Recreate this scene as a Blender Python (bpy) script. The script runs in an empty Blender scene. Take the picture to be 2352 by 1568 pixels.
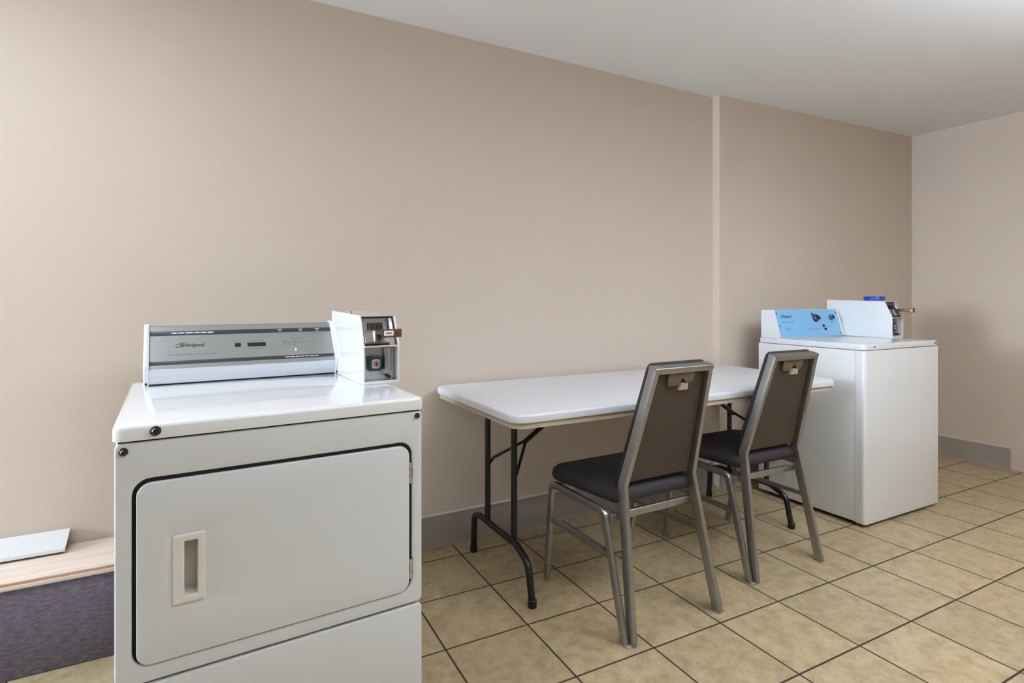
import bpy, bmesh, math, random
from mathutils import Vector, Matrix
random.seed(7)
scene = bpy.context.scene
COL = scene.collection
R = math.radians

# ------------------------------------------------------------------ materials
def lin(c):
    return c / 12.92 if c <= 0.04045 else ((c + 0.055) / 1.055) ** 2.4
def rgb(r, g, b):
    return (lin(r / 255), lin(g / 255), lin(b / 255), 1)

def mat(name, col, rough=0.5, metal=0.0, coat=0.0, coat_rough=0.1, noise=None, bump=None, emit=None):
    m = bpy.data.materials.new(name)
    m.use_nodes = True
    nt = m.node_tree
    p = nt.nodes['Principled BSDF']
    p.inputs['Base Color'].default_value = col
    p.inputs['Roughness'].default_value = rough
    p.inputs['Metallic'].default_value = metal
    p.inputs['Coat Weight'].default_value = coat
    p.inputs['Coat Roughness'].default_value = coat_rough
    if noise or bump:
        tc = nt.nodes.new('ShaderNodeTexCoord')
    if noise:
        sc, amt, stretch = noise
        mp = nt.nodes.new('ShaderNodeMapping'); mp.inputs['Scale'].default_value = stretch
        n = nt.nodes.new('ShaderNodeTexNoise'); n.inputs['Scale'].default_value = sc; n.inputs['Detail'].default_value = 6
        mr = nt.nodes.new('ShaderNodeMapRange')
        mr.inputs['From Min'].default_value = 0.3; mr.inputs['From Max'].default_value = 0.7
        mr.inputs['To Min'].default_value = 1 - amt; mr.inputs['To Max'].default_value = 1 + amt
        mx = nt.nodes.new('ShaderNodeMix'); mx.data_type = 'RGBA'; mx.blend_type = 'MULTIPLY'
        mx.inputs[0].default_value = 1
        mx.inputs[6].default_value = col
        nt.links.new(tc.outputs['Object'], mp.inputs['Vector'])
        nt.links.new(mp.outputs['Vector'], n.inputs['Vector'])
        nt.links.new(n.outputs['Fac'], mr.inputs['Value'])
        nt.links.new(mr.outputs['Result'], mx.inputs[7])
        nt.links.new(mx.outputs[2], p.inputs['Base Color'])
    if bump:
        sc, st = bump
        n2 = nt.nodes.new('ShaderNodeTexNoise'); n2.inputs['Scale'].default_value = sc; n2.inputs['Detail'].default_value = 4
        b = nt.nodes.new('ShaderNodeBump'); b.inputs['Strength'].default_value = st; b.inputs['Distance'].default_value = 0.002
        nt.links.new(tc.outputs['Object'], n2.inputs['Vector'])
        nt.links.new(n2.outputs['Fac'], b.inputs['Height'])
        nt.links.new(b.outputs['Normal'], p.inputs['Normal'])
    if emit:
        p.inputs['Emission Color'].default_value = emit[0]
        p.inputs['Emission Strength'].default_value = emit[1]
    return m

M = {}
M['wall'] = mat('beige_wall_paint', rgb(209, 192, 175), 0.7, bump=(260, 0.12), noise=(1.2, 0.012, (1, 1, 1)))
M['ceiling'] = mat('white_ceiling_paint', rgb(240, 240, 240), 0.8, bump=(180, 0.1))
M['base'] = mat('grey_beige_vinyl', rgb(152, 140, 129), 0.5, noise=(6, 0.05, (1, 1, 1)))
M['bead'] = mat('pale_caulk_bead', rgb(205, 194, 184), 0.6)
M['enamel'] = mat('white_enamel', rgb(232, 232, 231), 0.32, coat=1.0, coat_rough=0.04)
M['enamel_shaded'] = mat('white_satin_shaded', rgb(212, 212, 211), 0.4, coat=0.15, coat_rough=0.2)  # same white enamel, base colour darkened for the shade on the dryer front
M['dark'] = mat('black_rubber_gap_shade', rgb(8, 8, 8), 0.85)  # rubber feet, and the shade painted into the gaps
M['bolt'] = mat('dark_steel_bolt', rgb(70, 70, 68), 0.35, 0.9)
M['steel'] = mat('bright_steel', rgb(190, 192, 194), 0.28, 1.0)
M['silver'] = mat('silver_panel', rgb(168, 171, 168), 0.33, 0.75, noise=(60, 0.04, (0.02, 1, 1)))
M['silver_light'] = mat('silver_strip', rgb(214, 218, 224), 0.35, 0.6, noise=(80, 0.04, (0.02, 1, 1)))
M['band'] = mat('charcoal_band', rgb(52, 53, 56), 0.4)
M['print_white'] = mat('white_print', rgb(225, 225, 228), 0.6)
M['print_dark'] = mat('dark_print', rgb(58, 62, 58), 0.6)
M['print_grey'] = mat('grey_print', rgb(112, 114, 112), 0.6)
M['black'] = mat('black_plastic', rgb(10, 10, 10), 0.6)
M['mech'] = mat('grey_coin_mechanism', rgb(112, 104, 98), 0.38, 0.85)
M['bronze'] = mat('bronze_slide', rgb(122, 98, 74), 0.35, 0.9)
M['tag'] = mat('white_tag', rgb(240, 238, 238), 0.5)
M['lockplate'] = mat('dark_teal_lock_plate', rgb(36, 56, 64), 0.35, 0.3)
M['brass'] = mat('worn_lock_core', rgb(168, 145, 132), 0.35, 0.9)
M['handle_in'] = mat('ivory_plastic', rgb(222, 216, 206), 0.45)
M['blue_panel'] = mat('light_blue_panel', rgb(128, 187, 226), 0.35, coat=0.2)
M['blue_print'] = mat('blue_print', rgb(38, 88, 130), 0.5)
M['blue_print_soft'] = mat('soft_blue_print', rgb(84, 146, 188), 0.5)
M['dial'] = mat('dark_plum_dial', rgb(72, 66, 92), 0.35)
M['knob'] = mat('slate_blue_knob', rgb(74, 112, 148), 0.35)
M['blue_cap'] = mat('royal_blue_plastic', rgb(6, 62, 168), 0.4)
M['table_top'] = mat('light_grey_laminate', rgb(220, 220, 223), 0.42, coat=0.15, coat_rough=0.25)
M['table_edge'] = mat('white_table_edging', rgb(226, 225, 222), 0.4)
M['table_under'] = mat('tan_table_underside', rgb(188, 173, 150), 0.6)
M['black_metal'] = mat('black_powder_coat', rgb(16, 16, 17), 0.38)
M['pewter'] = mat('pewter_metal', rgb(160, 159, 157), 0.32, 0.9, noise=(40, 0.05, (1, 1, 1)))
M['seat_fab'] = mat('charcoal_fabric', rgb(39, 35, 38), 0.7, noise=(9, 0.1, (1, 1, 1)), bump=(900, 0.3))
M['back_vinyl'] = mat('brown_grey_vinyl', rgb(64, 51, 42), 0.55, bump=(500, 0.15))
M['chair_grip'] = mat('brown_grip_plastic', rgb(106, 90, 74), 0.5)
M['grip_tab'] = mat('tan_grip_tab', rgb(176, 160, 148), 0.5)
M['clear'] = mat('pale_glide_plastic', rgb(158, 148, 134), 0.4)
M['carpet'] = mat('purple_grey_carpet', rgb(112, 103, 112), 0.95, noise=(90, 0.34, (0.5, 1, 1.6)), bump=(420, 1.0))
M['pine'] = mat('pale_pine', rgb(222, 202, 184), 0.6, noise=(16, 0.10, (0.2, 3.0, 3.0)))
M['pine_edge'] = mat('orange_pine_edge', rgb(214, 160, 122), 0.6, noise=(14, 0.1, (0.3, 3, 3)))
M['board'] = mat('off_white_board', rgb(214, 212, 206), 0.55)
M['board_shade'] = mat('brown_board_shade', rgb(142, 118, 96), 0.8)  # brown of the shadow below the board
M['white_frame'] = mat('white_window_vinyl', rgb(235, 235, 233), 0.4)
M['diffuser'] = mat('fill_lamp_diffuser', rgb(245, 245, 240), 0.5, emit=((0.85, 0.92, 1.0, 1), 3.0))  # glowing cover of the added fill fixtures

def glass_mat():
    m = bpy.data.materials.new('window_glass'); m.use_nodes = True
    nt = m.node_tree; nt.nodes.clear()
    o = nt.nodes.new('ShaderNodeOutputMaterial')
    t = nt.nodes.new('ShaderNodeBsdfTransparent'); g = nt.nodes.new('ShaderNodeBsdfGlossy')
    g.inputs['Roughness'].default_value = 0.02
    mx = nt.nodes.new('ShaderNodeMixShader'); mx.inputs[0].default_value = 0.06
    nt.links.new(t.outputs[0], mx.inputs[1]); nt.links.new(g.outputs[0], mx.inputs[2])
    nt.links.new(mx.outputs[0], o.inputs[0])
    return m
M['glass'] = glass_mat()

TILE = 0.3049
def floor_mat():
    m = bpy.data.materials.new('tan_stone_tile'); m.use_nodes = True
    nt = m.node_tree; p = nt.nodes['Principled BSDF']; L = nt.links
    tc = nt.nodes.new('ShaderNodeTexCoord')
    sc = nt.nodes.new('ShaderNodeVectorMath'); sc.operation = 'SCALE'; sc.inputs['Scale'].default_value = 1 / TILE
    L.new(tc.outputs['Object'], sc.inputs[0])
    fl = nt.nodes.new('ShaderNodeVectorMath'); fl.operation = 'FLOOR'; L.new(sc.outputs[0], fl.inputs[0])
    fr = nt.nodes.new('ShaderNodeVectorMath'); fr.operation = 'FRACTION'; L.new(sc.outputs[0], fr.inputs[0])
    sx = nt.nodes.new('ShaderNodeSeparateXYZ'); L.new(fr.outputs[0], sx.inputs[0])
    def math_(op, a, b=None):
        n = nt.nodes.new('ShaderNodeMath'); n.operation = op
        for i, v in enumerate((a, b)):
            if v is None: continue
            if isinstance(v, (int, float)): n.inputs[i].default_value = v
            else: L.new(v, n.inputs[i])
        return n.outputs[0]
    def edge(o):
        return math_('MINIMUM', o, math_('SUBTRACT', 1.0, o))
    d = math_('MINIMUM', edge(sx.outputs['X']), edge(sx.outputs['Y']))
    mr = nt.nodes.new('ShaderNodeMapRange'); mr.interpolation_type = 'SMOOTHSTEP'
    mr.inputs['From Min'].default_value = 0.0075; mr.inputs['From Max'].default_value = 0.0135
    L.new(d, mr.inputs['Value'])
    wn = nt.nodes.new('ShaderNodeTexWhiteNoise'); L.new(fl.outputs[0], wn.inputs['Vector'])
    n1 = nt.nodes.new('ShaderNodeTexNoise'); n1.inputs['Scale'].default_value = 20; n1.inputs['Detail'].default_value = 8
    n1.inputs['Roughness'].default_value = 0.65
    # offset the stone figure per tile
    ad = nt.nodes.new('ShaderNodeVectorMath'); ad.operation = 'MULTIPLY_ADD'
    L.new(wn.outputs['Color'], ad.inputs[0]); ad.inputs[1].default_value = (7, 7, 7); L.new(tc.outputs['Object'], ad.inputs[2])
    L.new(ad.outputs[0], n1.inputs['Vector'])
    cr = nt.nodes.new('ShaderNodeValToRGB')
    e = cr.color_ramp.elements
    e[0].position = 0.24; e[0].color = rgb(146, 124, 90)
    e[1].position = 0.78; e[1].color = rgb(194, 174, 139)
    x = e.new(0.5); x.color = rgb(175, 154, 118)
    L.new(n1.outputs['Fac'], cr.inputs['Fac'])
    n2 = nt.nodes.new('ShaderNodeTexNoise'); n2.inputs['Scale'].default_value = 95; n2.inputs['Detail'].default_value = 3
    L.new(ad.outputs[0], n2.inputs['Vector'])
    sp = nt.nodes.new('ShaderNodeMapRange'); sp.inputs['From Min'].default_value = 0.58; sp.inputs['From Max'].default_value = 0.72
    sp.inputs['To Min'].default_value = 0.0; sp.inputs['To Max'].default_value = 0.4
    L.new(n2.outputs['Fac'], sp.inputs['Value'])
    m1 = nt.nodes.new('ShaderNodeMix'); m1.data_type = 'RGBA'
    L.new(sp.outputs[0], m1.inputs[0]); L.new(cr.outputs[0], m1.inputs[6]); m1.inputs[7].default_value = rgb(128, 100, 68)
    tv = nt.nodes.new('ShaderNodeMapRange'); tv.inputs['To Min'].default_value = 0.92; tv.inputs['To Max'].default_value = 1.05
    L.new(wn.outputs['Value'], tv.inputs['Value'])
    m2 = nt.nodes.new('ShaderNodeMix'); m2.data_type = 'RGBA'; m2.blend_type = 'MULTIPLY'; m2.inputs[0].default_value = 1
    L.new(m1.outputs[2], m2.inputs[6]); L.new(tv.outputs[0], m2.inputs[7])
    m3 = nt.nodes.new('ShaderNodeMix'); m3.data_type = 'RGBA'
    L.new(mr.outputs[0], m3.inputs[0]); m3.inputs[6].default_value = rgb(52, 36, 26); L.new(m2.outputs[2], m3.inputs[7])
    L.new(m3.outputs[2], p.inputs['Base Color'])
    rr = nt.nodes.new('ShaderNodeMapRange'); rr.inputs['To Min'].default_value = 0.8; rr.inputs['To Max'].default_value = 0.42
    L.new(mr.outputs[0], rr.inputs['Value']); L.new(rr.outputs[0], p.inputs['Roughness'])
    b = nt.nodes.new('ShaderNodeBump'); b.inputs['Strength'].default_value = 0.5; b.inputs['Distance'].default_value = 0.002
    L.new(mr.outputs[0], b.inputs['Height']); L.new(b.outputs[0], p.inputs['Normal'])
    return m
M['floor'] = floor_mat()

# ------------------------------------------------------------------ geometry helpers
def loft(bm, loops, cap0=True, cap1=True, closed=True):
    vs = [[bm.verts.new(Vector(p)) for p in l] for l in loops]
    n = len(vs[0])
    for a, b in zip(vs, vs[1:]):
        for i in range(n if closed else n - 1):
            j = (i + 1) % n
            try: bm.faces.new((a[i], a[j], b[j], b[i]))
            except ValueError: pass
    if cap0: bm.faces.new(list(reversed(vs[0])))
    if cap1: bm.faces.new(vs[-1])
    return vs

def rrect(x0, x1, y0, y1, r, n=5, rs=None):
    """rounded rectangle, counter-clockwise from the lower-left corner; rs = radii of LL, LR, UR, UL"""
    rs = rs or (r,) * 4
    out = []
    for k, (cx, cy, sx, sy) in enumerate(((x0, y0, 1, 1), (x1, y0, -1, 1), (x1, y1, -1, -1), (x0, y1, 1, -1))):
        q = max(rs[k], 1e-4)
        ox, oy = cx + sx * q, cy + sy * q
        a0 = (180, 270, 0, 90)[k]
        for i in range(n + 1):
            a = R(a0 + 90 * i / n)
            out.append((ox + q * math.cos(a), oy + q * math.sin(a)))
    return out

IDENT = lambda x, y, z: (x, y, z)
FRONT = lambda x, y, z: (x, -z, y)          # a plate in the x-z plane, z = towards the viewer (-y)

def slab(bm, x0, x1, y0, y1, z0, z1, r=0.002, bev=0.002, f=IDENT, n=5, rs=None, bev0=None, steps=3):
    """rounded-corner plate with rounded rims, mapped through f"""
    bev0 = bev if bev0 is None else bev0
    def loop(ins, z):
        q = [max(v - ins, 1e-4) for v in (rs or (r,) * 4)]
        return [f(px, py, z) for px, py in rrect(x0 + ins, x1 - ins, y0 + ins, y1 - ins, 0, n, q)]
    loops = []
    if bev0 > 0:
        for i in range(steps + 1):
            a = R(90 * i / steps)
            loops.append(loop(bev0 * (1 - math.sin(a)), z0 + bev0 * (1 - math.cos(a))))
    else:
        loops.append(loop(0, z0))
    if bev > 0:
        for i in range(steps + 1):
            a = R(90 * i / steps)
            loops.append(loop(bev * (1 - math.cos(a)), z1 - bev * (1 - math.sin(a))))
    else:
        loops.append(loop(0, z1))
    loft(bm, loops)

def box(bm, x0, x1, y0, y1, z0, z1, bev=0.0015, f=IDENT):
    slab(bm, x0, x1, y0, y1, z0, z1, bev if bev else 1e-4, bev, f, n=2, steps=2)

def frame_plate(bm, outer, inner, z0, z1, ro, ri, bev, f=FRONT, n=6, rs_o=None):
    """plate with a rounded rectangular hole; z1 is the visible side"""
    def L(rc, r, ins, z, rs=None):
        q = [max(v - ins, 1e-4) for v in (rs or (r,) * 4)]
        return [f(px, py, z) for px, py in rrect(rc[0] + ins, rc[1] - ins, rc[2] + ins, rc[3] - ins, 0, n, q)]
    loops = [L(inner, ri, 0, z0), L(outer, ro, 0, z0, rs_o)]
    for i in range(4):
        a = R(30 * i); loops.append(L(outer, ro, bev * (1 - math.cos(a)), z1 - bev * (1 - math.sin(a)), rs_o))
    for i in range(4):
        a = R(90 - 30 * i)
        loops.append(L(inner, ri, -bev * (1 - math.cos(a)), z1 - bev * (1 - math.sin(a))))
    loops.append(loops[0])
    loft(bm, loops, False, False)
    bmesh.ops.remove_doubles(bm, verts=bm.verts, dist=1e-6)

def cyl(bm, p0, p1, r0, r1=None, n=20, bev=0.0):
    r1 = r0 if r1 is None else r1
    p0, p1 = Vector(p0), Vector(p1); d = (p1 - p0); L = d.length; d.normalize()
    u = d.orthogonal().normalized(); v = d.cross(u)
    def ring(c, r): return [c + (u * math.cos(2 * math.pi * i / n) + v * math.sin(2 * math.pi * i / n)) * r for i in range(n)]
    loops = []
    if bev:
        loops += [ring(p0, r0 - bev), ring(p0 + d * bev, r0), ring(p1 - d * bev, r1), ring(p1, r1 - bev)]
    else:
        loops += [ring(p0, r0), ring(p1, r1)]
    loft(bm, loops)

def fillet(pts, r, n=6):
    pts = [Vector(p) for p in pts]; out = [pts[0]]
    for a, b, c in zip(pts, pts[1:], pts[2:]):
        u = (a - b).normalized(); v = (c - b).normalized()
        ang = u.angle(v); t = min(r / math.tan(ang / 2), (a - b).length * 0.45, (c - b).length * 0.45)
        s, e = b + u * t, b + v * t
        for i in range(n + 1):
            k = i / n
            out.append((1 - k) ** 2 * s + 2 * k * (1 - k) * b + k * k * e)
    out.append(pts[-1]); return out

def sweep(bm, path, prof, ref=None):
    """sweep a closed 2-D profile along a path; ref keeps the profile's first axis"""
    path = [Vector(p) for p in path]; loops = []; prev = None
    for i, p in enumerate(path):
        t0 = (p - path[i - 1]).normalized() if i else None
        t1 = (path[i + 1] - p).normalized() if i < len(path) - 1 else None
        t = (t0 + t1).normalized() if t0 and t1 else (t0 or t1)
        if ref is not None: a = (Vector(ref) - t * t.dot(Vector(ref))).normalized()
        elif prev is None: a = t.orthogonal().normalized()
        else: a = (prev - t * t.dot(prev)).normalized()
        prev = a; b = t.cross(a)
        k = 1 / max(0.5, t.dot(t1)) if t0 and t1 else 1
        loops.append([p + a * q[0] + b * q[1] for q in prof])
    loft(bm, loops)

def tube(bm, path, r, n=14):
    sweep(bm, path, [(r * math.cos(2 * math.pi * i / n), r * math.sin(2 * math.pi * i / n)) for i in range(n)])

def bar(bm, path, w, d, ref=(1, 0, 0), r=0.003):
    sweep(bm, path, rrect(-w / 2, w / 2, -d / 2, d / 2, r, 3), ref)

def obj(name, bm, m, parent=None, smooth=30):
    bmesh.ops.recalc_face_normals(bm, faces=bm.faces)
    me = bpy.data.meshes.new(name); bm.to_mesh(me); bm.free()
    me.materials.append(M[m] if isinstance(m, str) else m)
    if smooth:
        me.shade_smooth(); me.set_sharp_from_angle(angle=R(smooth))
    o = bpy.data.objects.new(name, me); COL.objects.link(o)
    if parent is not None: o.parent = parent
    return o

def B(): return bmesh.new()

def thing(name, label, cat, loc=(0, 0, 0), rz=0.0, group=None):
    o = bpy.data.objects.new(name, None); COL.objects.link(o)
    o.empty_display_size = 0.1; o.location = loc; o.rotation_euler = (0, 0, rz)
    o['label'] = label; o['category'] = cat
    if group: o['group'] = group
    return o

def struct(name, bm, m, smooth=0):
    o = obj(name, bm, m, None, smooth); o['kind'] = 'structure'; return o

def text(name, s, size, m, parent, origin, xdir, ydir, shear=0.0, depth=0.0006, sx=1.0):
    """flat lettering lying on a panel: converted to a mesh, placed by its own axes"""
    c = bpy.data.curves.new(name, 'FONT'); c.body = s; c.size = size; c.shear = shear
    c.extrude = depth / 2; c.offset = size * 0.02; c.align_x = 'CENTER'; c.align_y = 'CENTER'
    t = bpy.data.objects.new(name + '_src', c); COL.objects.link(t)
    dg = bpy.context.evaluated_depsgraph_get()
    me = bpy.data.meshes.new_from_object(t.evaluated_get(dg))
    bpy.data.objects.remove(t)
    X = Vector(xdir).normalized(); Y = Vector(ydir).normalized(); Z = X.cross(Y)
    for v in me.vertices:
        co = v.co.copy(); v.co = Vector(origin) + X * co.x * sx + Y * co.y + Z * co.z
    me.name = name; me.materials.clear(); me.materials.append(M[m])
    o = bpy.data.objects.new(name, me); COL.objects.link(o); o.parent = parent
    return o

# ------------------------------------------------------------------ the room
XL, XR, YB, YF, ZC = -4.60, 4.72, 2.435, -4.60, 2.378
bm = B()
fx0, fx1, fy0, fy1 = XL - 0.1, XR + 0.1, YF - 0.1, YB + 0.1
TROT = -R(1.005)                                    # the tiles lie one degree off the walls
ct, st = math.cos(TROT), math.sin(TROT)
TX, TY = (2.1365 * TILE), (7.6469 * TILE)           # tile-grid origin seen from the camera foot
TO = Vector((ct * TX - st * TY, st * TX + ct * TY, 0))
def to_tile(x, y):
    dx, dy = x - TO.x, y - TO.y
    return (ct * dx + st * dy, -st * dx + ct * dy)
lo = [(*to_tile(x, y), -0.1) for x, y in ((fx0, fy0), (fx1, fy0), (fx1, fy1), (fx0, fy1))]
hi = [(p[0], p[1], 0) for p in lo]
loft(bm, [lo, hi])
fl = struct('floor', bm, 'floor'); fl.location = TO; fl.rotation_euler = (0, 0, TROT)

bm = B(); box(bm, fx0, fx1, fy0, fy1, ZC, ZC + 0.1, 0); struct('ceiling', bm, 'ceiling')

SX, SY, CY = 2.721, 2.383, 2.305                    # the shallow step in the long wall
bm = B()
poly = [(fx0, YB), (SX, YB), (SX, SY), (XR, CY), (fx1, CY), (fx1, YB + 0.12), (fx0, YB + 0.12)]
loft(bm, [[(x, y, 0) for x, y in poly], [(x, y, ZC) for x, y in poly]]); struct('wall_back', bm, 'wall')
bm = B(); box(bm, XR, XR + 0.1, YF, CY, 0, ZC, 0); struct('wall_right', bm, 'wall')
bm = B(); box(bm, fx0, fx1, YF - 0.1, YF, 0, ZC, 0); struct('wall_front', bm, 'wall')
WY0, WY1, WZ0, WZ1 = 1.05, 2.30, 1.20, 2.30            # the high window in the left wall
LEFT = lambda x, y, z: (XL - 0.1 + z, x, y)
bm = B()
o_ = [(YF, 0), (YB, 0), (YB, ZC), (YF, ZC)]; i_ = [(WY0, WZ0), (WY1, WZ0), (WY1, WZ1), (WY0, WZ1)]
loft(bm, [[LEFT(x, y, 0) for x, y in i_], [LEFT(x, y, 0) for x, y in o_], [LEFT(x, y, 0.1) for x, y in o_], [LEFT(x, y, 0.1) for x, y in i_], [LEFT(x, y, 0) for x, y in i_]], False, False)
bmesh.ops.remove_doubles(bm, verts=bm.verts, dist=1e-6)
struct('wall_left', bm, 'wall')
dor = bpy.data.objects.new('window_1', None); COL.objects.link(dor); dor['kind'] = 'structure'
bm = B()
frame_plate(bm, (WY0, WY1, WZ0 + 0.002, WZ1), (WY0 + 0.06, WY1 - 0.06, WZ0 + 0.06, WZ1 - 0.06), 0.02, 0.07, 0.001, 0.001, 0.003, f=LEFT)
obj('window_frame', bm, 'white_frame', dor)
bm = B(); box(bm, WY0 + 0.055, WY1 - 0.055, WZ0 + 0.055, WZ1 - 0.055, 0.042, 0.047, 0, f=LEFT); obj('window_pane', bm, 'glass', dor)

# baseboards (cove base with a pale upper lip)
def baseboard(name, p0, p1, nrm, h=0.15):
    bm = B(); p0 = Vector((*p0, 0)); p1 = Vector((*p1, 0)); n = Vector((*nrm, 0))
    prof = [(0, 0.0005), (0.012, 0.0005), (0.010, 0.006), (0.006, 0.014), (0.006, h - 0.006), (0.003, h), (0, h)]
    loft(bm, [[p + n * (a + 0.0004) + Vector((0, 0, z)) for a, z in prof] for p in (p0, p1)])
    o = struct(name, bm, 'base', 30)
    bm = B()
    loft(bm, [[p + n * a + Vector((0, 0, z)) for a, z in ((0.0005, h + 0.0005), (0.0075, h - 0.003), (0.0075, h + 0.001), (0.003, h + 0.006), (0.0005, h + 0.006))] for p in (p0, p1)])
    obj('top_bead', bm, 'bead', o)
    return o
baseboard('baseboard_back', (0.44, YB), (SX - 0.008, YB), (0, -1))
dv = Vector((XR - SX, CY - SY)).normalized()
baseboard('baseboard_recess', (SX, SY), (XR - 0.02, CY + 0.0008), (dv.y, -dv.x))
baseboard('baseboard_right', (XR, CY - 0.03), (XR, 1.705), (-1, 0), 0.143)

# ------------------------------------------------------------------ boxed ledge on the left and the board lying on it
LX0, LX1, LY, LZ = -2.40, 0.42, 2.192, 0.298
lg = thing('wall_ledge', 'low boxed ledge along the left wall, pale pine top over a purple-grey carpeted face', 'ledge', (LX0, LY, 0))
W_ = LX1 - LX0; D_ = YB - 0.002 - LY
bm = B(); box(bm, 0, W_, 0.0, D_, 0.0015, LZ - 0.026, 0.001); obj('carpeted_face', bm, 'carpet', lg)
bm = B(); box(bm, 0, W_, 0.010, D_, LZ - 0.0255, LZ, 0.002); obj('top_plank', bm, 'pine', lg)
bm = B(); box(bm, 0, W_, -0.008, 0.0095, LZ - 0.0255, LZ - 0.0125, 0.002); obj('front_edging', bm, 'pine', lg)
bm = B(); box(bm, 0, W_, -0.0055, 0.0095, LZ - 0.0124, LZ - 0.0065, 0.001); obj('edge_strip', bm, 'pine_edge', lg)
bm = B(); box(bm, 0, W_, -0.007, 0.0095, LZ - 0.0064, LZ, 0.002); obj('front_lip', bm, 'pine', lg)

# ------------------------------------------------------------------ coin box shared by both machines (local: x right, y back, z up; front bottom left = 0)
def coin_box(parent, ox, oy, oz):
    CW, CD, KZ, TZ, BZ, TD = 0.115, 0.392, 0.120, 0.212, 0.221, 0.042
    def P(x, y, z): return (ox + x, oy + y, oz + z)
    cb = None
    bm = B()
    t = 0.004
    prof = [(0, 0), (0, KZ), (TD, TZ), (CD, BZ), (CD, 0)]
    for x0 in (0, CW - 0.006):                        # the two side sheets
        w = 0.004 if x0 == 0 else 0.006
        loft(bm, [[P(x0, y, z) for y, z in prof], [P(x0 + w, y, z) for y, z in prof]])
    loft(bm, [[P(x, y, z) for x, y, z in ((0.003, TD, TZ - 0.003), (CW - 0.003, TD, TZ - 0.003), (CW - 0.003, CD, BZ - 0.003), (0.003, CD, BZ - 0.003))],
              [P(x, y, z) for x, y, z in ((0.003, TD - 0.002, TZ + 0.0005), (CW - 0.003, TD - 0.002, TZ + 0.0005), (CW - 0.003, CD, BZ + 0.0005), (0.003, CD, BZ + 0.0005))]])
    box(bm, ox + 0.003, ox + CW - 0.003, oy + CD - 0.004, oy + CD, oz, oz + BZ - 0.002, 0.0005)      # back sheet
    box(bm, ox + 0.003, ox + CW - 0.003, oy - 0.001, oy + 0.06, oz, oz + 0.009, 0.001)                 # bottom lip
    box(bm, ox + 0.003, ox + CW - 0.003, oy - 0.001, oy + 0.05, oz + KZ - 0.005, oz + KZ, 0.001)       # shelf between the bays
    cb = obj('coin_box', bm, 'enamel', parent, 20)
    # upper bay: sloping mechanism plate
    ux, uy = Vector((0, TD, TZ - KZ)), None
    s = ux.normalized(); nrm = Vector((0, -s.z, s.y))
    def U(x, v, d): q = s * v + nrm * d; return P(x, q.y, KZ + q.z)
    H_ = ux.length
    bm = B(); slab(bm, 0.005, CW - 0.007, 0.002, H_ - 0.003, -0.016, -0.010, 0.001, 0.001, f=U); obj('mechanism_plate', bm, 'mech', cb)
    bm = B(); slab(bm, 0.006, CW - 0.030, 0.006, 0.050, -0.010, 0.004, 0.004, 0.003, f=U); obj('slide_housing', bm, 'mech', cb)
    bm = B(); slab(bm, 0.032, 0.046, 0.010, 0.048, 0.0045, 0.007, 0.003, 0.001, f=U); obj('guide_plate', bm, 'steel', cb)
    for k in range(9):
        bm = B(); slab(bm, 0.022 + k * 0.0058, 0.0248 + k * 0.0058, 0.056, 0.080, -0.0098, -0.0055, 0.0005, 0.0005, f=U); obj('slot_bar', bm, 'black', cb)
    bm = B(); box(bm, CW - 0.026, CW - 0.014, 0.045, H_ - 0.008, -0.0095, 0.002, 0.002, f=U); obj('guide_post', bm, 'steel', cb)
    # slide reaching out to the front, its end plate turned to the viewer
    bm = B()
    box(bm, ox + 0.042, ox + 0.078, oy - 0.068, oy + 0.012, oz + KZ + 0.034, oz + KZ + 0.050, 0.003)
    slab(bm, ox + 0.034, ox + 0.096, oz + KZ + 0.029, oz + KZ + 0.055, 0.068 - oy, 0.072 - oy, 0.003, 0.001, f=FRONT)
    sl = obj('coin_slide', bm, 'bronze', cb)
    bm = B(); slab(bm, ox + 0.040, ox + 0.070, oz + KZ + 0.0345, oz + KZ + 0.0500, 0.0722 - oy, 0.0727 - oy, 0.001, 0.0002, f=FRONT); obj('slide_tag', bm, 'tag', cb)
    bm = B(); slab(bm, ox + 0.046, ox + 0.064, oz + KZ + 0.0400, oz + KZ + 0.0445, 0.0729 - oy, 0.0732 - oy, 0.0015, 0.0001, f=FRONT); obj('tag_print', bm, 'print_grey', cb)
    for x in (0.012, 0.040, 0.082):
        bm = B(); cyl(bm, U(x, 0.004, -0.010), U(x, 0.004, -0.004), 0.003, n=12); obj('rivet', bm, 'black', cb)
    # lower bay: steel vault door with the lock
    bm = B(); slab(bm, ox + 0.0045, ox + CW - 0.0065, oz + 0.0095, oz + KZ - 0.0055, -(oy + 0.034), -(oy + 0.028), 0.001, 0.001, f=FRONT)
    obj('vault_door', bm, 'steel', cb)
    bm = B()
    arc = [(0.081 + 0.015 * math.cos(R(a)), 0.028 - 0.018 * math.sin(R(a))) for a in range(0, 181, 12)]
    pr = [(x, y) for x, y in arc]
    loft(bm, [[P(x, y, 0.030) for x, y in pr], [P(x, y, KZ - 0.008) for x, y in pr]])
    obj('curved_guard', bm, 'steel', cb)
    lx, lz = 0.039, 0.064
    bm = B(); slab(bm, ox + lx - 0.022, ox + lx + 0.022, oz + lz - 0.024, oz + lz + 0.024, -(oy + 0.028), -(oy + 0.006), 0.008, 0.003, f=FRONT); obj('lock_plate', bm, 'lockplate', cb)
    bm = B(); slab(bm, ox + lx - 0.013, ox + lx + 0.015, oz + lz - 0.015, oz + lz + 0.013, -(oy + 0.006), -(oy + 0.002), 0.007, 0.002, f=FRONT); obj('lock_ring', bm, 'steel', cb)
    bm = B(); cyl(bm, P(lx + 0.001, 0.002, lz - 0.001), P(lx + 0.001, -0.001, lz - 0.001), 0.0105, n=24, bev=0.001); obj('lock_cylinder', bm, 'brass', cb)
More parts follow.
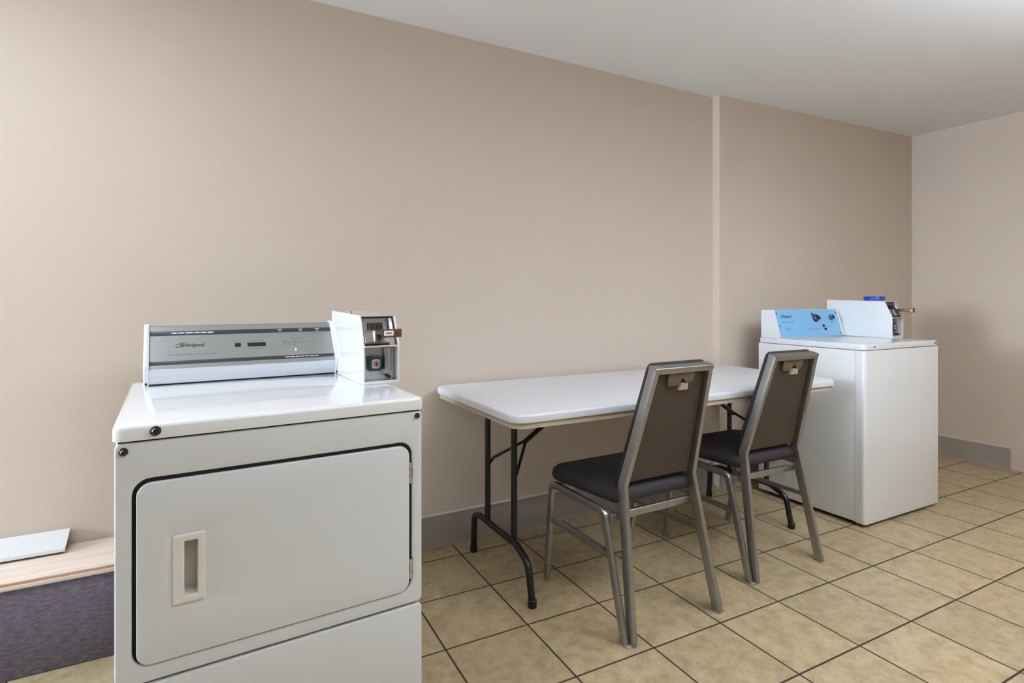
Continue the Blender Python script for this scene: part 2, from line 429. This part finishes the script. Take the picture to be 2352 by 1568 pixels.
    bm = B(); slab(bm, ox + lx - 0.0005, ox + lx + 0.0025, oz + lz - 0.007, oz + lz + 0.003, -(oy - 0.001), -(oy - 0.0014), 0.001, 0.0002, f=FRONT); obj('keyhole', bm, 'black', cb)
    bm = B(); cyl(bm, P(0.084, 0.028, 0.020), P(0.084, 0.006, 0.020), 0.006, n=8, bev=0.001); obj('latch_bolt', bm, 'bolt', cb)
    return cb

def logo(parent, center, xdir, ydir, size, m):
    """maker's script lettering with its tilted ring"""
    X = Vector(xdir).normalized(); Y = Vector(ydir).normalized(); Z = X.cross(Y)
    t = text('logo_lettering', 'Whirlpool', size, m, parent, center, xdir, ydir, shear=0.35, sx=1.0)
    bm = B()
    w = size * 0.95; h = size * 0.36; cx = -size * 1.75
    prof = []
    pts = []
    for i in range(33):
        a = R(20 + 310 * i / 32)
        px, py = w * math.cos(a), h * math.sin(a)
        px, py = px * math.cos(0.35) - py * math.sin(0.35), px * math.sin(0.35) + py * math.cos(0.35)
        pts.append(Vector(center) + X * (cx + px) + Y * (py + size * 0.12) + Z * 0.0004)
    sweep(bm, pts, [(size * 0.045, 0), (0, 0.0003), (-size * 0.045, 0), (0, -0.0003)], ref=Y)
    r = obj('logo_ring', bm, m, parent, 0)
    return t

def fine_print(name, parent, P, u0, u1, v, h, m, words, seed):
    """unreadable small print: a row of short dashes on the panel"""
    rnd = random.Random(seed); bm = B()
    ws = [rnd.uniform(0.6, 1.4) for _ in range(words)]; gap = 0.18
    tot = sum(ws) + gap * (words - 1); k = (u1 - u0) / tot; u = u0
    for w in ws:
        slab(bm, u, u + w * k, v - h / 2, v + h / 2, 0.0002, 0.0006, h * 0.3, 0.0001, f=P, n=2, steps=1); u += (w + gap) * k
    return obj(name, bm, m, parent, 0)

# ------------------------------------------------------------------ the clothes dryer
dr = thing('clothes_dryer', 'white coin-operated clothes dryer with a wide front door, nearest machine, left of the folding table', 'dryer', (-0.1725, 1.4234, 0), R(3.07))
W = 0.686
bm = B(); slab(bm, 0.0, W, 0.0452, 0.705, 0.03, 0.8405, 0.004, 0.002); obj('cabinet', bm, 'enamel', dr)
for x in (0.05, W - 0.05):
    for y in (0.06, 0.65):
        bm = B(); cyl(bm, (x, y, 0.0), (x, y, 0.031), 0.018, n=16); obj('levelling_foot', bm, 'dark', dr)
DX0, DX1, DZ0, DZ1 = 0.038, 0.648, 0.3625, 0.7515
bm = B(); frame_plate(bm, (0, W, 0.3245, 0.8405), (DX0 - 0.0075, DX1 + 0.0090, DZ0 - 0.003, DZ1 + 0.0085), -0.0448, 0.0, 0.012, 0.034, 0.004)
obj('front_frame', bm, 'enamel_shaded', dr)
bm = B(); slab(bm, 0, W, 0.035, 0.3175, -0.0448, 0.0, 0.010, 0.004, f=FRONT, bev0=0); obj('lower_panel', bm, 'enamel_shaded', dr)
# lid
bm = B(); slab(bm, -0.004, W + 0.004, -0.006, 0.712, 0.8445, 0.8785, 0.018, 0.010, bev0=0.002, steps=4); lid = obj('top_lid', bm, 'enamel', dr)
bm = B(); box(bm, 0.006, W - 0.006, 0.004, 0.69, 0.8400, 0.8450, 0.0003); obj('lid_gap_shade', bm, 'dark', dr)  # black strip painting the shade between lid and cabinet
def bolt(parent, x, z, r, y0=0.0):
    bm = B(); cyl(bm, (x, y0, z), (x, y0 - 0.003, z), r * 1.25, n=20, bev=0.001)
    cyl(bm, (x, y0 - 0.003, z), (x, y0 - 0.010, z), r, r * 0.8, n=8, bev=0.0015)
    obj('bolt', bm, 'bolt', parent)
bolt(lid, 0.073, 0.862, 0.0085, -0.006)
bolt(dr, 0.016, 0.8235, 0.0070); bolt(dr, 0.672, 0.828, 0.0060)
bm = B(); frame_plate(bm, (DX0 - 0.0073, DX1 + 0.0088, DZ0 - 0.0028, DZ1 + 0.0083), (DX0 - 0.0002, DX1 + 0.0002, DZ0 - 0.0002, DZ1 + 0.0002), -0.0090, -0.0040, 0.034, 0.028, 0.0002); obj('door_gap_shade', bm, 'dark', dr)  # black ring standing for the shade in the groove round the door
bm = B(); box(bm, 0.004, W - 0.004, 0.014, 0.040, 0.3178, 0.3242, 0.0003); obj('panel_gap_shade', bm, 'dark', dr)  # black strip standing for the shade in the slit between the panels
# door with recessed pull and hinges
HX0, HX1, HZ0, HZ1 = 0.106, 0.166, 0.479, 0.628
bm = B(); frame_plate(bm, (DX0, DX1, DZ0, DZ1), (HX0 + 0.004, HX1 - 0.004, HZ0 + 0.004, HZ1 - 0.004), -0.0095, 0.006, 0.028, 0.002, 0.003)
door = obj('door', bm, 'enamel_shaded', dr)
bm = B(); frame_plate(bm, (HX0 - 0.001, HX1 + 0.001, HZ0 - 0.001, HZ1 + 0.001), (0.1265, 0.152, 0.495, 0.6135), 0.0062, 0.0105, 0.004, 0.002, 0.0025)
frame_plate(bm, (HX0 + 0.010, HX1 - 0.008, HZ0 + 0.010, HZ1 - 0.010), (0.1265, 0.152, 0.495, 0.6135), 0.0015, 0.0075, 0.002, 0.002, 0.001)
frame_plate(bm, (0.1225, 0.156, 0.491, 0.6175), (0.1265, 0.152, 0.495, 0.6135), -0.034, 0.0015, 0.002, 0.002, 0.0003)
pull = obj('door_pull', bm, 'handle_in', door)
bm = B(); slab(bm, 0.1225, 0.156, 0.491, 0.6175, -0.0365, -0.0345, 0.002, 0.0003, f=FRONT); obj('pull_recess', bm, 'handle_in', door)
for z0, z1 in ((0.650, 0.706), (0.394, 0.447)):
    bm = B()
    for a, b in ((0, 0.34), (0.36, 0.66), (0.68, 1.0)):
        cyl(bm, (0.6530, -0.004, z0 + (z1 - z0) * a), (0.6530, -0.004, z0 + (z1 - z0) * b), 0.0048, n=14)
    obj('hinge', bm, 'steel', door)
# control console
CX0, CX1 = 0.046, 0.600
A_, B_ = Vector((0, 0.586, 0.928)), Vector((0, 0.674, 1.056))
cs = (B_ - A_).normalized(); cn = Vector((0, -cs.z, cs.y)); CL = (B_ - A_).length
def CP(u, v, d): q = A_ + cs * v + cn * d; return (u, q.y, q.z)
bm = B()
prof = [(0.600, 0.8790), (0.5865, 0.922), (0.5855, 0.928), (0.674, 1.0565), (0.680, 1.058), (0.704, 1.058), (0.704, 0.8790)]
loft(bm, [[(u, y, z) for y, z in prof] for u in (CX0, CX1)]); con = obj('control_console', bm, 'silver', dr, 20)
bm = B()
pr2 = [(0.598, 0.8835), (0.5835, 0.9215), (0.583, 0.926), (0.585, 0.929), (0.5885, 0.925), (0.603, 0.8835)]
loft(bm, [[(u, y, z) for y, z in pr2] for u in (CX0 + 0.0005, CX1 - 0.0005)]); obj('lower_strip', bm, 'silver_light', con, 25)
bm = B(); box(bm, CX0, CX1, 0.5985, 0.604, 0.8787, 0.8832, 0.0003); obj('shadow_gap', bm, 'dark', con)
for u0, u1 in ((0.032, CX0), (CX1, 0.6145)):
    capp = [(0.594, 0.8790), (0.576, 0.930), (0.5775, 0.940), (0.664, 1.060), (0.672, 1.064), (0.706, 1.064), (0.706, 0.8790)]
    ins = 0.003
    cpi = [(y + (ins if y < 0.62 else -ins if y > 0.7 else 0), z - (ins if z > 1.0 else 0)) for y, z in capp]
    bm = B(); loft(bm, [[(u0, y, z) for y, z in cpi], [(u0 + ins, y, z) for y, z in capp], [(u1 - ins, y, z) for y, z in capp], [(u1, y, z) for y, z in cpi]])
    obj('end_cap', bm, 'enamel', con, 40)
    bm = B(); cyl(bm, ((u0 + u1) / 2, 0.593, 0.887), ((u0 + u1) / 2, 0.588, 0.8855), 0.0032, n=12); obj('cap_screw', bm, 'black', con)
def plate(name, u0, u1, v0, v1, d0, d1, m, parent, r=0.0008, bev=0.0003, P=CP):
    bm = B(); slab(bm, u0, u1, v0, v1, d0, d1, r, bev, f=P, n=3, steps=2); return obj(name, bm, m, parent)
plate('dark_band', CX0 + 0.001, CX1 - 0.001, 0.0155, 0.0285, 0.0001, 0.0009, 'band', con)
hb = plate('dark_band', CX0 + 0.001, CX1 - 0.001, 0.1205, 0.1365, 0.0001, 0.0009, 'band', con)
CPB = lambda u, v, d: CP(u, v, d + 0.0008)
plate('display_window', 0.2842, 0.3025, 0.0695, 0.0838, 0.0001, 0.0012, 'black', con, 0.002)
plate('indicator_window', 0.3223, 0.3785, 0.0690, 0.0840, 0.0001, 0.0012, 'black', con, 0.002)
logo(con, CP(0.160, 0.0825, 0.0007), (1, 0, 0), cs, 0.0165, 'print_dark')
fine_print('small_print', con, CP, 0.096, 0.229, 0.0492, 0.0022, 'print_grey', 6, 1)
fine_print('small_print', con, CP, 0.278, 0.303, 0.0885, 0.0018, 'print_grey', 2, 2)
fine_print('small_print', con, CP, 0.322, 0.372, 0.0905, 0.0018, 'print_grey', 3, 3)
fine_print('small_print', con, CP, 0.332, 0.366, 0.0600, 0.0018, 'print_grey', 3, 4)
fine_print('small_print', con, CP, 0.462, 0.500, 0.0930, 0.0020, 'print_grey', 2, 5)
for k, (u0, u1) in enumerate(((0.432, 0.557), (0.432, 0.500), (0.432, 0.475))):
    fine_print('small_print', con, CP, u0, u1, 0.0835 - 0.0065 * k, 0.0016, 'print_grey', 5 - k, 6 + k)
fine_print('band_print', con, CPB, 0.105, 0.223, 0.1288, 0.0042, 'print_white', 6, 11)
for k, u in enumerate((0.420, 0.488, 0.545)):
    fine_print('band_print', con, CPB, u, u + 0.016, 0.1318, 0.0026, 'print_white', 1, 12 + k)
    fine_print('band_print', con, CPB, u + 0.004, u + 0.012, 0.1250, 0.0026, 'print_white', 1, 15 + k)
fine_print('band_print', con, CPB, 0.436, 0.545, 0.0222, 0.0030, 'print_white', 7, 19)
bm = B(); slab(bm, 0.4705, 0.4755, 0.044, 0.057, 0.0002, 0.0007, 0.0024, 0.0002, f=CP); obj('drop_mark', bm, 'tag', con)
cb = coin_box(dr, 0.608, 0.275, 0.8790)
bm = B(); cyl(bm, (0.63, 0.50, 1.0955), (0.63, 0.50, 1.1035), 0.006, n=16, bev=0.002); obj('top_bolt', bm, 'steel', cb)

# ------------------------------------------------------------------ the washing machine
wa = thing('washing_machine', 'white coin-operated top-loading washing machine with a light blue control panel, in the right corner', 'washing machine', (2.865, 1.608, 0), R(-0.8))
bm = B(); slab(bm, 0.0, W, 0.052, 0.62, 0.022, 0.8835, 0.003, 0.002); obj('cabinet', bm, 'enamel', wa)
bm = B(); slab(bm, -0.001, W + 0.001, 0.0, 0.0505, 0.018, 0.8835, 0.003, 0.003, rs=(0.016, 0.012, 0.001, 0.001), n=8); obj('front_panel', bm, 'enamel', wa)
bm = B()
box(bm, 0.03, W - 0.03, 0.05, 0.60, 0.012, 0.0215, 0.001)
obj('base_pan', bm, 'dark', wa)
for x in (0.06, W - 0.06):
    for y in (0.075, 0.57):
        bm = B(); cyl(bm, (x, y, 0.0), (x, y, 0.0125), 0.02, n=16); obj('levelling_foot', bm, 'dark', wa)
bm = B(); slab(bm, 0.003, W + 0.002, 0.004, 0.622, 0.8865, 0.9155, 0.022, 0.008, bev0=0.001, steps=4); wlid = obj('top_lid', bm, 'enamel', wa)
bm = B(); box(bm, 0.012, W - 0.012, 0.018, 0.60, 0.8832, 0.8868, 0.0003); obj('lid_gap_shade', bm, 'dark', wa)  # black strip painting the shade below the washer lid
bm = B(); frame_plate(bm, (0.075, 0.56, 0.045, 0.44), (0.0775, 0.5575, 0.0475, 0.4375), 0.9150, 0.9158, 0.02, 0.018, 0.0003, f=IDENT); obj('lid_seam', bm, 'silver', wlid)
for x in (0.085, 0.655):
    bm = B(); cyl(bm, (x, 0.0045, 0.901), (x, 0.001, 0.901), 0.0045, n=14, bev=0.001); obj('bolt', bm, 'bolt', wlid)
# console
A2, B2 = Vector((0, 0.474, 0.922)), Vector((0, 0.518, 1.080))
ws = (B2 - A2).normalized(); wn = Vector((0, -ws.z, ws.y)); WL = (B2 - A2).length
def WP(u, v, d): q = A2 + ws * v + wn * d; return (u, q.y, q.z)
bm = B()
pf = [(0.478, 0.9160), (0.474, 0.922), (0.518, 1.080), (0.600, 1.078), (0.604, 1.074), (0.604, 0.9160)]
loft(bm, [[(u, y, z) for y, z in pf] for u in (0.004, 0.603)]); wc = obj('control_console', bm, 'enamel', wa, 20)
bm = B(); slab(bm, 0.006, 0.577, 0.000, WL - 0.002, 0.0002, 0.0022, 0.002, 0.0008, f=WP); bp = obj('blue_panel', bm, 'blue_panel', wc); bp['label'] = 'light blue control panel'
WP2 = lambda u, v, d: WP(u, v, d + 0.0022)
for u, v in ((0.012, 0.1400), (0.0165, 0.066), (0.566, 0.137), (0.568, 0.012)):
    bm = B(); cyl(bm, WP2(u, v, 0), WP2(u, v, 0.002), 0.0045, n=12); obj('panel_screw', bm, 'bolt', wc)
def knob(name, u, v, r, h, m, grip=None):
    bm = B(); cyl(bm, WP2(u, v, 0), WP2(u, v, h * 0.35), r, r, n=28, bev=0.001); cyl(bm, WP2(u, v, h * 0.35), WP2(u, v, h), r * 0.82, r * 0.72, n=28, bev=0.0015)
    k = obj(name, bm, m, wc)
    if grip:
        bm = B(); slab(bm, -r * 0.16, r * 0.16, -r * 0.7, r * 0.7, h, h + 0.007, r * 0.1, 0.001, f=lambda a, b, d: WP2(u + a * math.cos(grip) - b * math.sin(grip), v + a * math.sin(grip) + b * math.cos(grip), d))
        obj('knob_grip', bm, 'black', wc)
    return k
knob('cycle_dial', 0.352, 0.108, 0.025, 0.020, 'dial', grip=R(60))
bm = B(); cyl(bm, WP2(0.331, 0.134, 0), WP2(0.331, 0.134, 0.004), 0.008, n=16, bev=0.001); obj('dial_light', bm, 'blue_print', wc)
knob('water_knob', 0.505, 0.110, 0.018, 0.016, 'knob', grip=R(20))
for u, v, r in ((0.413, 0.060, 0.008), (0.424, 0.039, 0.008)):
    bm = B(); cyl(bm, WP2(u, v, 0), WP2(u, v, 0.008), r, r * 0.8, n=16, bev=0.0015); obj('push_button', bm, 'black', wc)
logo(wc, WP2(0.090, 0.121, 0.0003), (1, 0, 0), ws, 0.021, 'blue_print')
fine_print('small_print', wc, WP2, 0.045, 0.150, 0.0880, 0.0060, 'blue_print_soft', 3, 31)
fine_print('small_print', wc, WP2, 0.060, 0.110, 0.0520, 0.0050, 'blue_print_soft', 2, 32)
fine_print('small_print', wc, WP2, 0.066, 0.100, 0.0380, 0.0050, 'blue_print_soft', 2, 33)
fine_print('small_print', wc, WP2, 0.262, 0.385, 0.0435, 0.0022, 'blue_print', 5, 34)
fine_print('small_print', wc, WP2, 0.262, 0.360, 0.0320, 0.0016, 'blue_print_soft', 4, 35)
fine_print('small_print', wc, WP2, 0.445, 0.495, 0.0540, 0.0030, 'blue_print_soft', 2, 36)
fine_print('small_print', wc, WP2, 0.490, 0.525, 0.0800, 0.0030, 'blue_print', 1, 37)
coin_box(wa, 0.608, 0.200, 0.9160)

bc = thing('blue_lid', 'small round royal blue plastic lid on top of the coin box of the washing machine', 'lid', (3.533, 1.93, 1.1332))
bm = B()
n = 40; prof = [(0.0, 0.0), (0.052, 0.0), (0.056, 0.002), (0.056, 0.021), (0.053, 0.0245), (0.0, 0.0255)]
rings = []
for r_, z_ in prof[1:-1]:
    rings.append([(r_ * math.cos(2 * math.pi * i / n) * (0.985 if (i % 2 and 0.001 < z_ < 0.022) else 1), r_ * math.sin(2 * math.pi * i / n) * (0.985 if (i % 2 and 0.001 < z_ < 0.022) else 1), z_) for i in range(n)])
loft(bm, rings); obj('cap', bm, 'blue_cap', bc, 50)

# ------------------------------------------------------------------ the folding table
TX0, TX1, TY0, TY1, TZ = 0.9025, 2.716, 1.647, 2.409, 0.75
tb = thing('folding_table', 'long light grey folding table on black steel legs against the wall between the machines', 'table', (TX0, TY0, 0))
TW, TD_ = TX1 - TX0, TY1 - TY0
bm = B(); slab(bm, 0, TW, 0, TD_, TZ - 0.030, TZ, 0.058, 0.009, n=10, bev0=0.004, steps=4); tt = obj('tabletop', bm, 'table_top', tb)
bm = B(); frame_plate(bm, (0.010, TW - 0.010, 0.010, TD_ - 0.010), (0.032, TW - 0.032, 0.032, TD_ - 0.032), TZ - 0.050, TZ - 0.0302, 0.05, 0.03, 0.002, f=IDENT); obj('underside_rim', bm, 'table_under', tt)
for X, sg in ((0.155, 1), (TW - 0.160, -1)):
    y0, y1 = 0.163, 0.655                               # the two feet
    u0, u1 = 0.286, 0.522                               # the two uprights
    bm = B()
    tube(bm, fillet([(X, y0 - 0.018, 0.012), (X, y0 + 0.012, 0.150), (X, y0 + 0.105, 0.186), (X, y1 - 0.06, 0.186), (X, y1 + 0.004, 0.170), (X, y1 + 0.012, 0.012)], 0.07, 8), 0.0135)
    for u in (u0, u1): tube(bm, [(X, u, 0.186), (X, u, TZ - 0.036)], 0.0125)
    lf = obj('leg_frame', bm, 'black_metal', tb, 40)
    for y in (y0 - 0.018, y1 + 0.012):
        bm = B(); cyl(bm, (X, y, 0.0), (X, y, 0.03), 0.0165, n=18, bev=0.002); obj('rubber_foot', bm, 'black_metal', lf)
    hub = Vector((X + sg * 0.122, (u0 + u1) / 2, 0.548))
    bm = B()
    for u, k in ((u0, 1), (u1, -1)):
        tube(bm, fillet([(X, u, 0.425), (X + sg * 0.022, u + k * 0.012, 0.462), tuple(hub)], 0.02, 5), 0.0065, 10)
    obj('brace', bm, 'black_metal', lf, 40)
    bm = B(); tube(bm, [tuple(hub - Vector((sg * 0.015, 0, 0.012))), (X + sg * 0.385, hub.y, TZ - 0.034)], 0.0105, 12); obj('slide_brace', bm, 'black_metal', lf, 40)
    bm = B(); box(bm, X - 0.03, X + 0.03, u0 - 0.03, u1 + 0.03, TZ - 0.038, TZ - 0.0305, 0.002); obj('hinge_plate', bm, 'black_metal', lf)

# ------------------------------------------------------------------ chairs
def make_chair(label, loc, rz):
    c = thing('banquet_chair', label, 'chair', loc, rz, 'grey-framed chairs at the folding table')
    def back(x, s_, off=0.0):                           # a point of the leaning back, s_ = 0 at the bend .. 1 at the top
        y = 0.085 + (-0.030 - 0.085) * s_; z = 0.494 + (0.909 - 0.494) * s_
        L = math.hypot(0.115, 0.415)
        return Vector((x, y + off * 0.415 / L, z + off * 0.115 / L))
    hw = lambda s_: 0.165 + (0.127 - 0.165) * s_
    for sg in (-1, 1):
        path = fillet([tuple(back(sg * 0.127, 1.0)), (sg * 0.165, 0.085, 0.494), (sg * 0.204, -0.006, 0.004)], 0.045, 6)
        bm = B(); bar(bm, path, 0.019, 0.036); obj('back_upright', bm, 'pewter', c, 25)
        pts = [(sg * 0.2245, 0.006, 0.004), (sg * 0.221, 0.118, 0.404), (sg * 0.226, 0.438, 0.412), (sg * 0.214, 0.497, 0.006)]
        full = fillet(pts, 0.03, 6)
        bm = B(); bar(bm, full[:7], 0.018, 0.026); obj('leg', bm, 'pewter', c, 25)
        bm = B(); bar(bm, full[4:12], 0.0181, 0.0261); obj('seat_rail', bm, 'pewter', c, 25)
        bm = B(); bar(bm, full[9:], 0.018, 0.026); lg_ = obj('leg', bm, 'pewter', c, 25)
        bm = B(); bar(bm, [(sg * 0.223, 0.082, 0.262), (sg * 0.218, 0.456, 0.262)], 0.012, 0.020); obj('stretcher', bm, 'pewter', c, 25)
        bm = B(); box(bm, sg * 0.2135 - 0.0185, sg * 0.2135 + 0.0185, -0.018, 0.014, 0.0, 0.005, 0.001); obj('glide', bm, 'clear', c)
        bm = B(); box(bm, sg * 0.214 - 0.009, sg * 0.214 + 0.009, 0.485, 0.509, 0.0, 0.008, 0.001); obj('glide', bm, 'clear', c)
        bm = B(); cyl(bm, (sg * 0.196, 0.475, 0.135), (sg * 0.205, 0.475, 0.135), 0.008, n=12); obj('stacking_bumper', bm, 'clear', c)
    bm = B(); bar(bm, [tuple(back(-0.1365, 0.993)), tuple(back(0.1365, 0.993))], 0.036, 0.022, ref=(0, 1, 0.277)); obj('top_rail', bm, 'pewter', c, 25)
    bm = B(); bar(bm, [(-0.213, 0.098, 0.388), (0.213, 0.098, 0.388)], 0.016, 0.026, ref=(0, 1, 0)); obj('cross_rail', bm, 'pewter', c, 25)
    bm = B(); bar(bm, [(-0.218, 0.42, 0.404), (0.218, 0.42, 0.404)], 0.02, 0.02, ref=(0, 1, 0)); obj('seat_support', bm, 'pewter', c, 25)
    # seat cushion: tapering to the rear, crowned on top, rounded front
    bm = B(); N = 40; loops = []
    def outline(ins, z):
        out = []
        for px, py in rrect(-0.242 + ins, 0.242 - ins, 0.085 + ins, 0.475 - ins, 0, 8, [max(v - ins, 0.004) for v in (0.035, 0.035, 0.085, 0.085)]):
            k = (py - 0.085) / 0.39
            w = 0.80 + 0.20 * min(1, k * 1.1)
            out.append((px * w, py, z))
        return out
    for ins, z in ((0.03, 0.4315), (0.010, 0.4325), (0.002, 0.440), (0.0, 0.452), (0.004, 0.468), (0.014, 0.478), (0.04, 0.486), (0.09, 0.491), (0.14, 0.493)):
        loops.append(outline(ins, z))
    loft(bm, loops); obj('seat', bm, 'seat_fab', c, 60)
    # back cushion in front of the frame, vinyl panel between the uprights
    def trap(ext, s0, s1, off, r):
        w0, w1 = hw(s0) + ext, hw(s1) + ext
        out = []
        for px, py in rrect(-1, 1, s0, s1, 0, 6, [0.0001] * 4): pass
        L = math.hypot(0.115, 0.415)
        for k, (sx, sy) in enumerate(((-1, 0), (1, 0), (1, 1), (-1, 1))):
            sw = (s0, s1)[sy]; w = (w0, w1)[sy]
            cx = sx * (w - r); cs_ = sw + (r / L) * (1 if sy == 0 else -1)
            for i in range(7):
                a = R((180, 270, 0, 90)[k] + 15 * i)
                out.append(back(cx + r * math.cos(a), cs_ + r / L * math.sin(a), off))
        return out
    bm = B(); loft(bm, [trap(0.004, 0.01, 1.022, 0.0185, 0.015), trap(0.008, 0.0, 1.026, 0.021, 0.018), trap(0.008, 0.0, 1.026, 0.030, 0.018), trap(0.0, 0.02, 1.012, 0.039, 0.02), trap(-0.03, 0.10, 0.95, 0.046, 0.02)]); obj('back_cushion', bm, 'seat_fab', c, 50)
    bm = B(); loft(bm, [trap(-0.0095, 0.015, 0.965, 0.017, 0.003), trap(-0.0095, 0.015, 0.965, 0.004, 0.003), trap(-0.012, 0.02, 0.96, 0.002, 0.003)]); obj('back_panel', bm, 'back_vinyl', c, 30)
    # hand grip under the top rail: plate with two lobes and a small tab
    def GP(x, v, d): return tuple(back(x, 1.0 - v / 0.4306, 0.002 - d))
    edge = []
    for i in range(41):
        x = -0.062 + 0.124 * i / 40; q = abs(x)
        v = 0.066 if x < 0 else 0.060
        if q > 0.050: v -= 0.020 * ((q - 0.050) / 0.012) ** 2
        if abs(x - 0.006) < 0.022: v -= 0.020 * math.cos((x - 0.006) / 0.022 * math.pi / 2)
        edge.append((x, v))
    bm = B()
    loft(bm, [[GP(x, v, 0.0) for x, v in [(-0.062, 0.016)] + edge + [(0.062, 0.016)]], [GP(x, v, 0.009) for x, v in [(-0.062, 0.016)] + edge + [(0.062, 0.016)]], [GP(x * 0.96, v - 0.003, 0.011) for x, v in [(-0.062, 0.018)] + edge + [(0.062, 0.018)]]])
    gr = obj('hand_grip', bm, 'chair_grip', c, 35)
    bm = B()
    loft(bm, [[GP(x, v, d) for x, v in ((0.004, 0.058), (0.036, 0.058), (0.040, 0.080), (-0.004, 0.082))] for d in (0.001, 0.012)]); obj('grip_tab', bm, 'grip_tab', gr, 0)
    return c
make_chair('grey metal chair with charcoal seat, the one nearer the camera, between dryer and other chair', (1.4355, 1.448, 0), 0.0163)
make_chair('grey metal chair with charcoal seat, right beside the left flank of the washing machine', (2.1433, 1.5203, 0), -0.0162)

# ------------------------------------------------------------------ board lying on the ledge
bd = thing('trim_board', 'off-white cut board lying tilted on the pine ledge against the left wall', 'board', (-1.30, LY, LZ))
bm = B()
bx1 = 0.882
pts = [(0.151, 0.0085), (0.153, 0.0185), (0.233, 0.0565), (0.2405, 0.0525), (0.2405, 0.049)]
loft(bm, [[(0.0, y, z) for y, z in pts], [(bx1, y, z) for y, z in pts]]); bo = obj('board_face', bm, 'board', bd)
bm = B(); loft(bm, [[(x, y, z) for y, z in ((0.166, 0.0008), (0.166, 0.0145), (0.2395, 0.0475), (0.2395, 0.0008))] for x in (0.0, bx1 - 0.004)]); obj('board_shade', bm, 'board_shade', bd)  # brown wedge, shadow under the tilted board put into colour

# ------------------------------------------------------------------ added unseen fill pendants (above and behind the camera), throwing most of their light up
def pendant(x, y, label, up, down):  # added fixture, out of view, to brighten the ceiling
    t = thing('fill_pendant', label, 'light', (x, y, ZC), 0, 'added fill lights')
    bm = B(); frame_plate(bm, (-0.6, 0.6, -0.13, 0.13), (-0.57, 0.57, -0.10, 0.10), -0.46, -0.38, 0.01, 0.01, 0.003, f=IDENT); obj('housing', bm, 'white_frame', t)
    bm = B(); box(bm, -0.57, 0.57, -0.10, 0.10, -0.424, -0.416, 0.002); obj('diffuser', bm, 'diffuser', t)
    for k in (-0.45, 0.45):
        bm = B(); cyl(bm, (k, 0.115, -0.38), (k, 0.115, -0.0005), 0.004, n=10); obj('hanger_rod', bm, 'steel', t)
    area('fill_lamp_up', (x, y, ZC - 0.405), (R(180), 0, 0), 1.1, 0.19, up, (0.79, 0.875, 1.0))
    area('fill_lamp_down', (x, y, ZC - 0.435), (0, 0, 0), 1.1, 0.19, down, (0.79, 0.875, 1.0))
    return t

# ------------------------------------------------------------------ light
def area(name, loc, rot, sx, sy, power, col):
    l = bpy.data.lights.new(name, 'AREA'); l.shape = 'RECTANGLE'; l.size = sx; l.size_y = sy; l.energy = power; l.color = col
    o = bpy.data.objects.new(name, l); COL.objects.link(o); o.location = loc; o.rotation_euler = rot; return o
area('daylight', (XL - 0.16, (WY0 + WY1) / 2, (WZ0 + WZ1) / 2), (0, R(-90), 0), WZ1 - WZ0, WY1 - WY0, 300, (0.64, 0.79, 1.0))
pendant(0.9, -0.3, 'added unseen fill light, a long white pendant hanging above the camera side of the room, nearer the window wall', 20, 1)
pendant(2.4, 0.05, 'added unseen fill light, a long white pendant hanging above the open floor, nearer the right wall', 70, 9)
def fill_ceiling_light(x, y, label, power):  # added fixture, out of view, to brighten dryer lid and left side
    t = thing('fill_ceiling_light', label, 'light', (x, y, ZC), 0)
    bm = B(); frame_plate(bm, (-0.6, 0.6, -0.12, 0.12), (-0.57, 0.57, -0.09, 0.09), -0.05, -0.0005, 0.01, 0.01, 0.003, f=IDENT); obj('housing', bm, 'white_frame', t)
    bm = B(); box(bm, -0.57, 0.57, -0.09, 0.09, -0.045, -0.035, 0.002); obj('diffuser', bm, 'diffuser', t)
    area('fill_lamp_flush', (x, y, ZC - 0.052), (0, 0, 0), 1.1, 0.17, power, (0.76, 0.86, 1.0))
fill_ceiling_light(-0.95, 1.50, 'added unseen fill light, white and flush with the ceiling, to the left of the dryer, above the ledge', 15)
w = bpy.data.worlds.new('sky'); scene.world = w; w.use_nodes = True
w.node_tree.nodes['Background'].inputs[0].default_value = (0.75, 0.85, 1.0, 1)
w.node_tree.nodes['Background'].inputs[1].default_value = 1.0

# ------------------------------------------------------------------ camera
cam = bpy.data.cameras.new('camera'); co = bpy.data.objects.new('camera', cam); COL.objects.link(co)
co.location = (0, 0, 1.146); co.rotation_euler = (R(90), 0, -R(28.47))
cam.sensor_width = 36; cam.lens = 1287 / 2352 * 36; cam.shift_y = -99 / 2352
cam.clip_start = 0.02
scene.camera = co
vs = scene.view_settings
vs.view_transform = 'Standard'; vs.look = 'None'; vs.exposure = 0.22; vs.gamma = 1; vs.use_curve_mapping = False
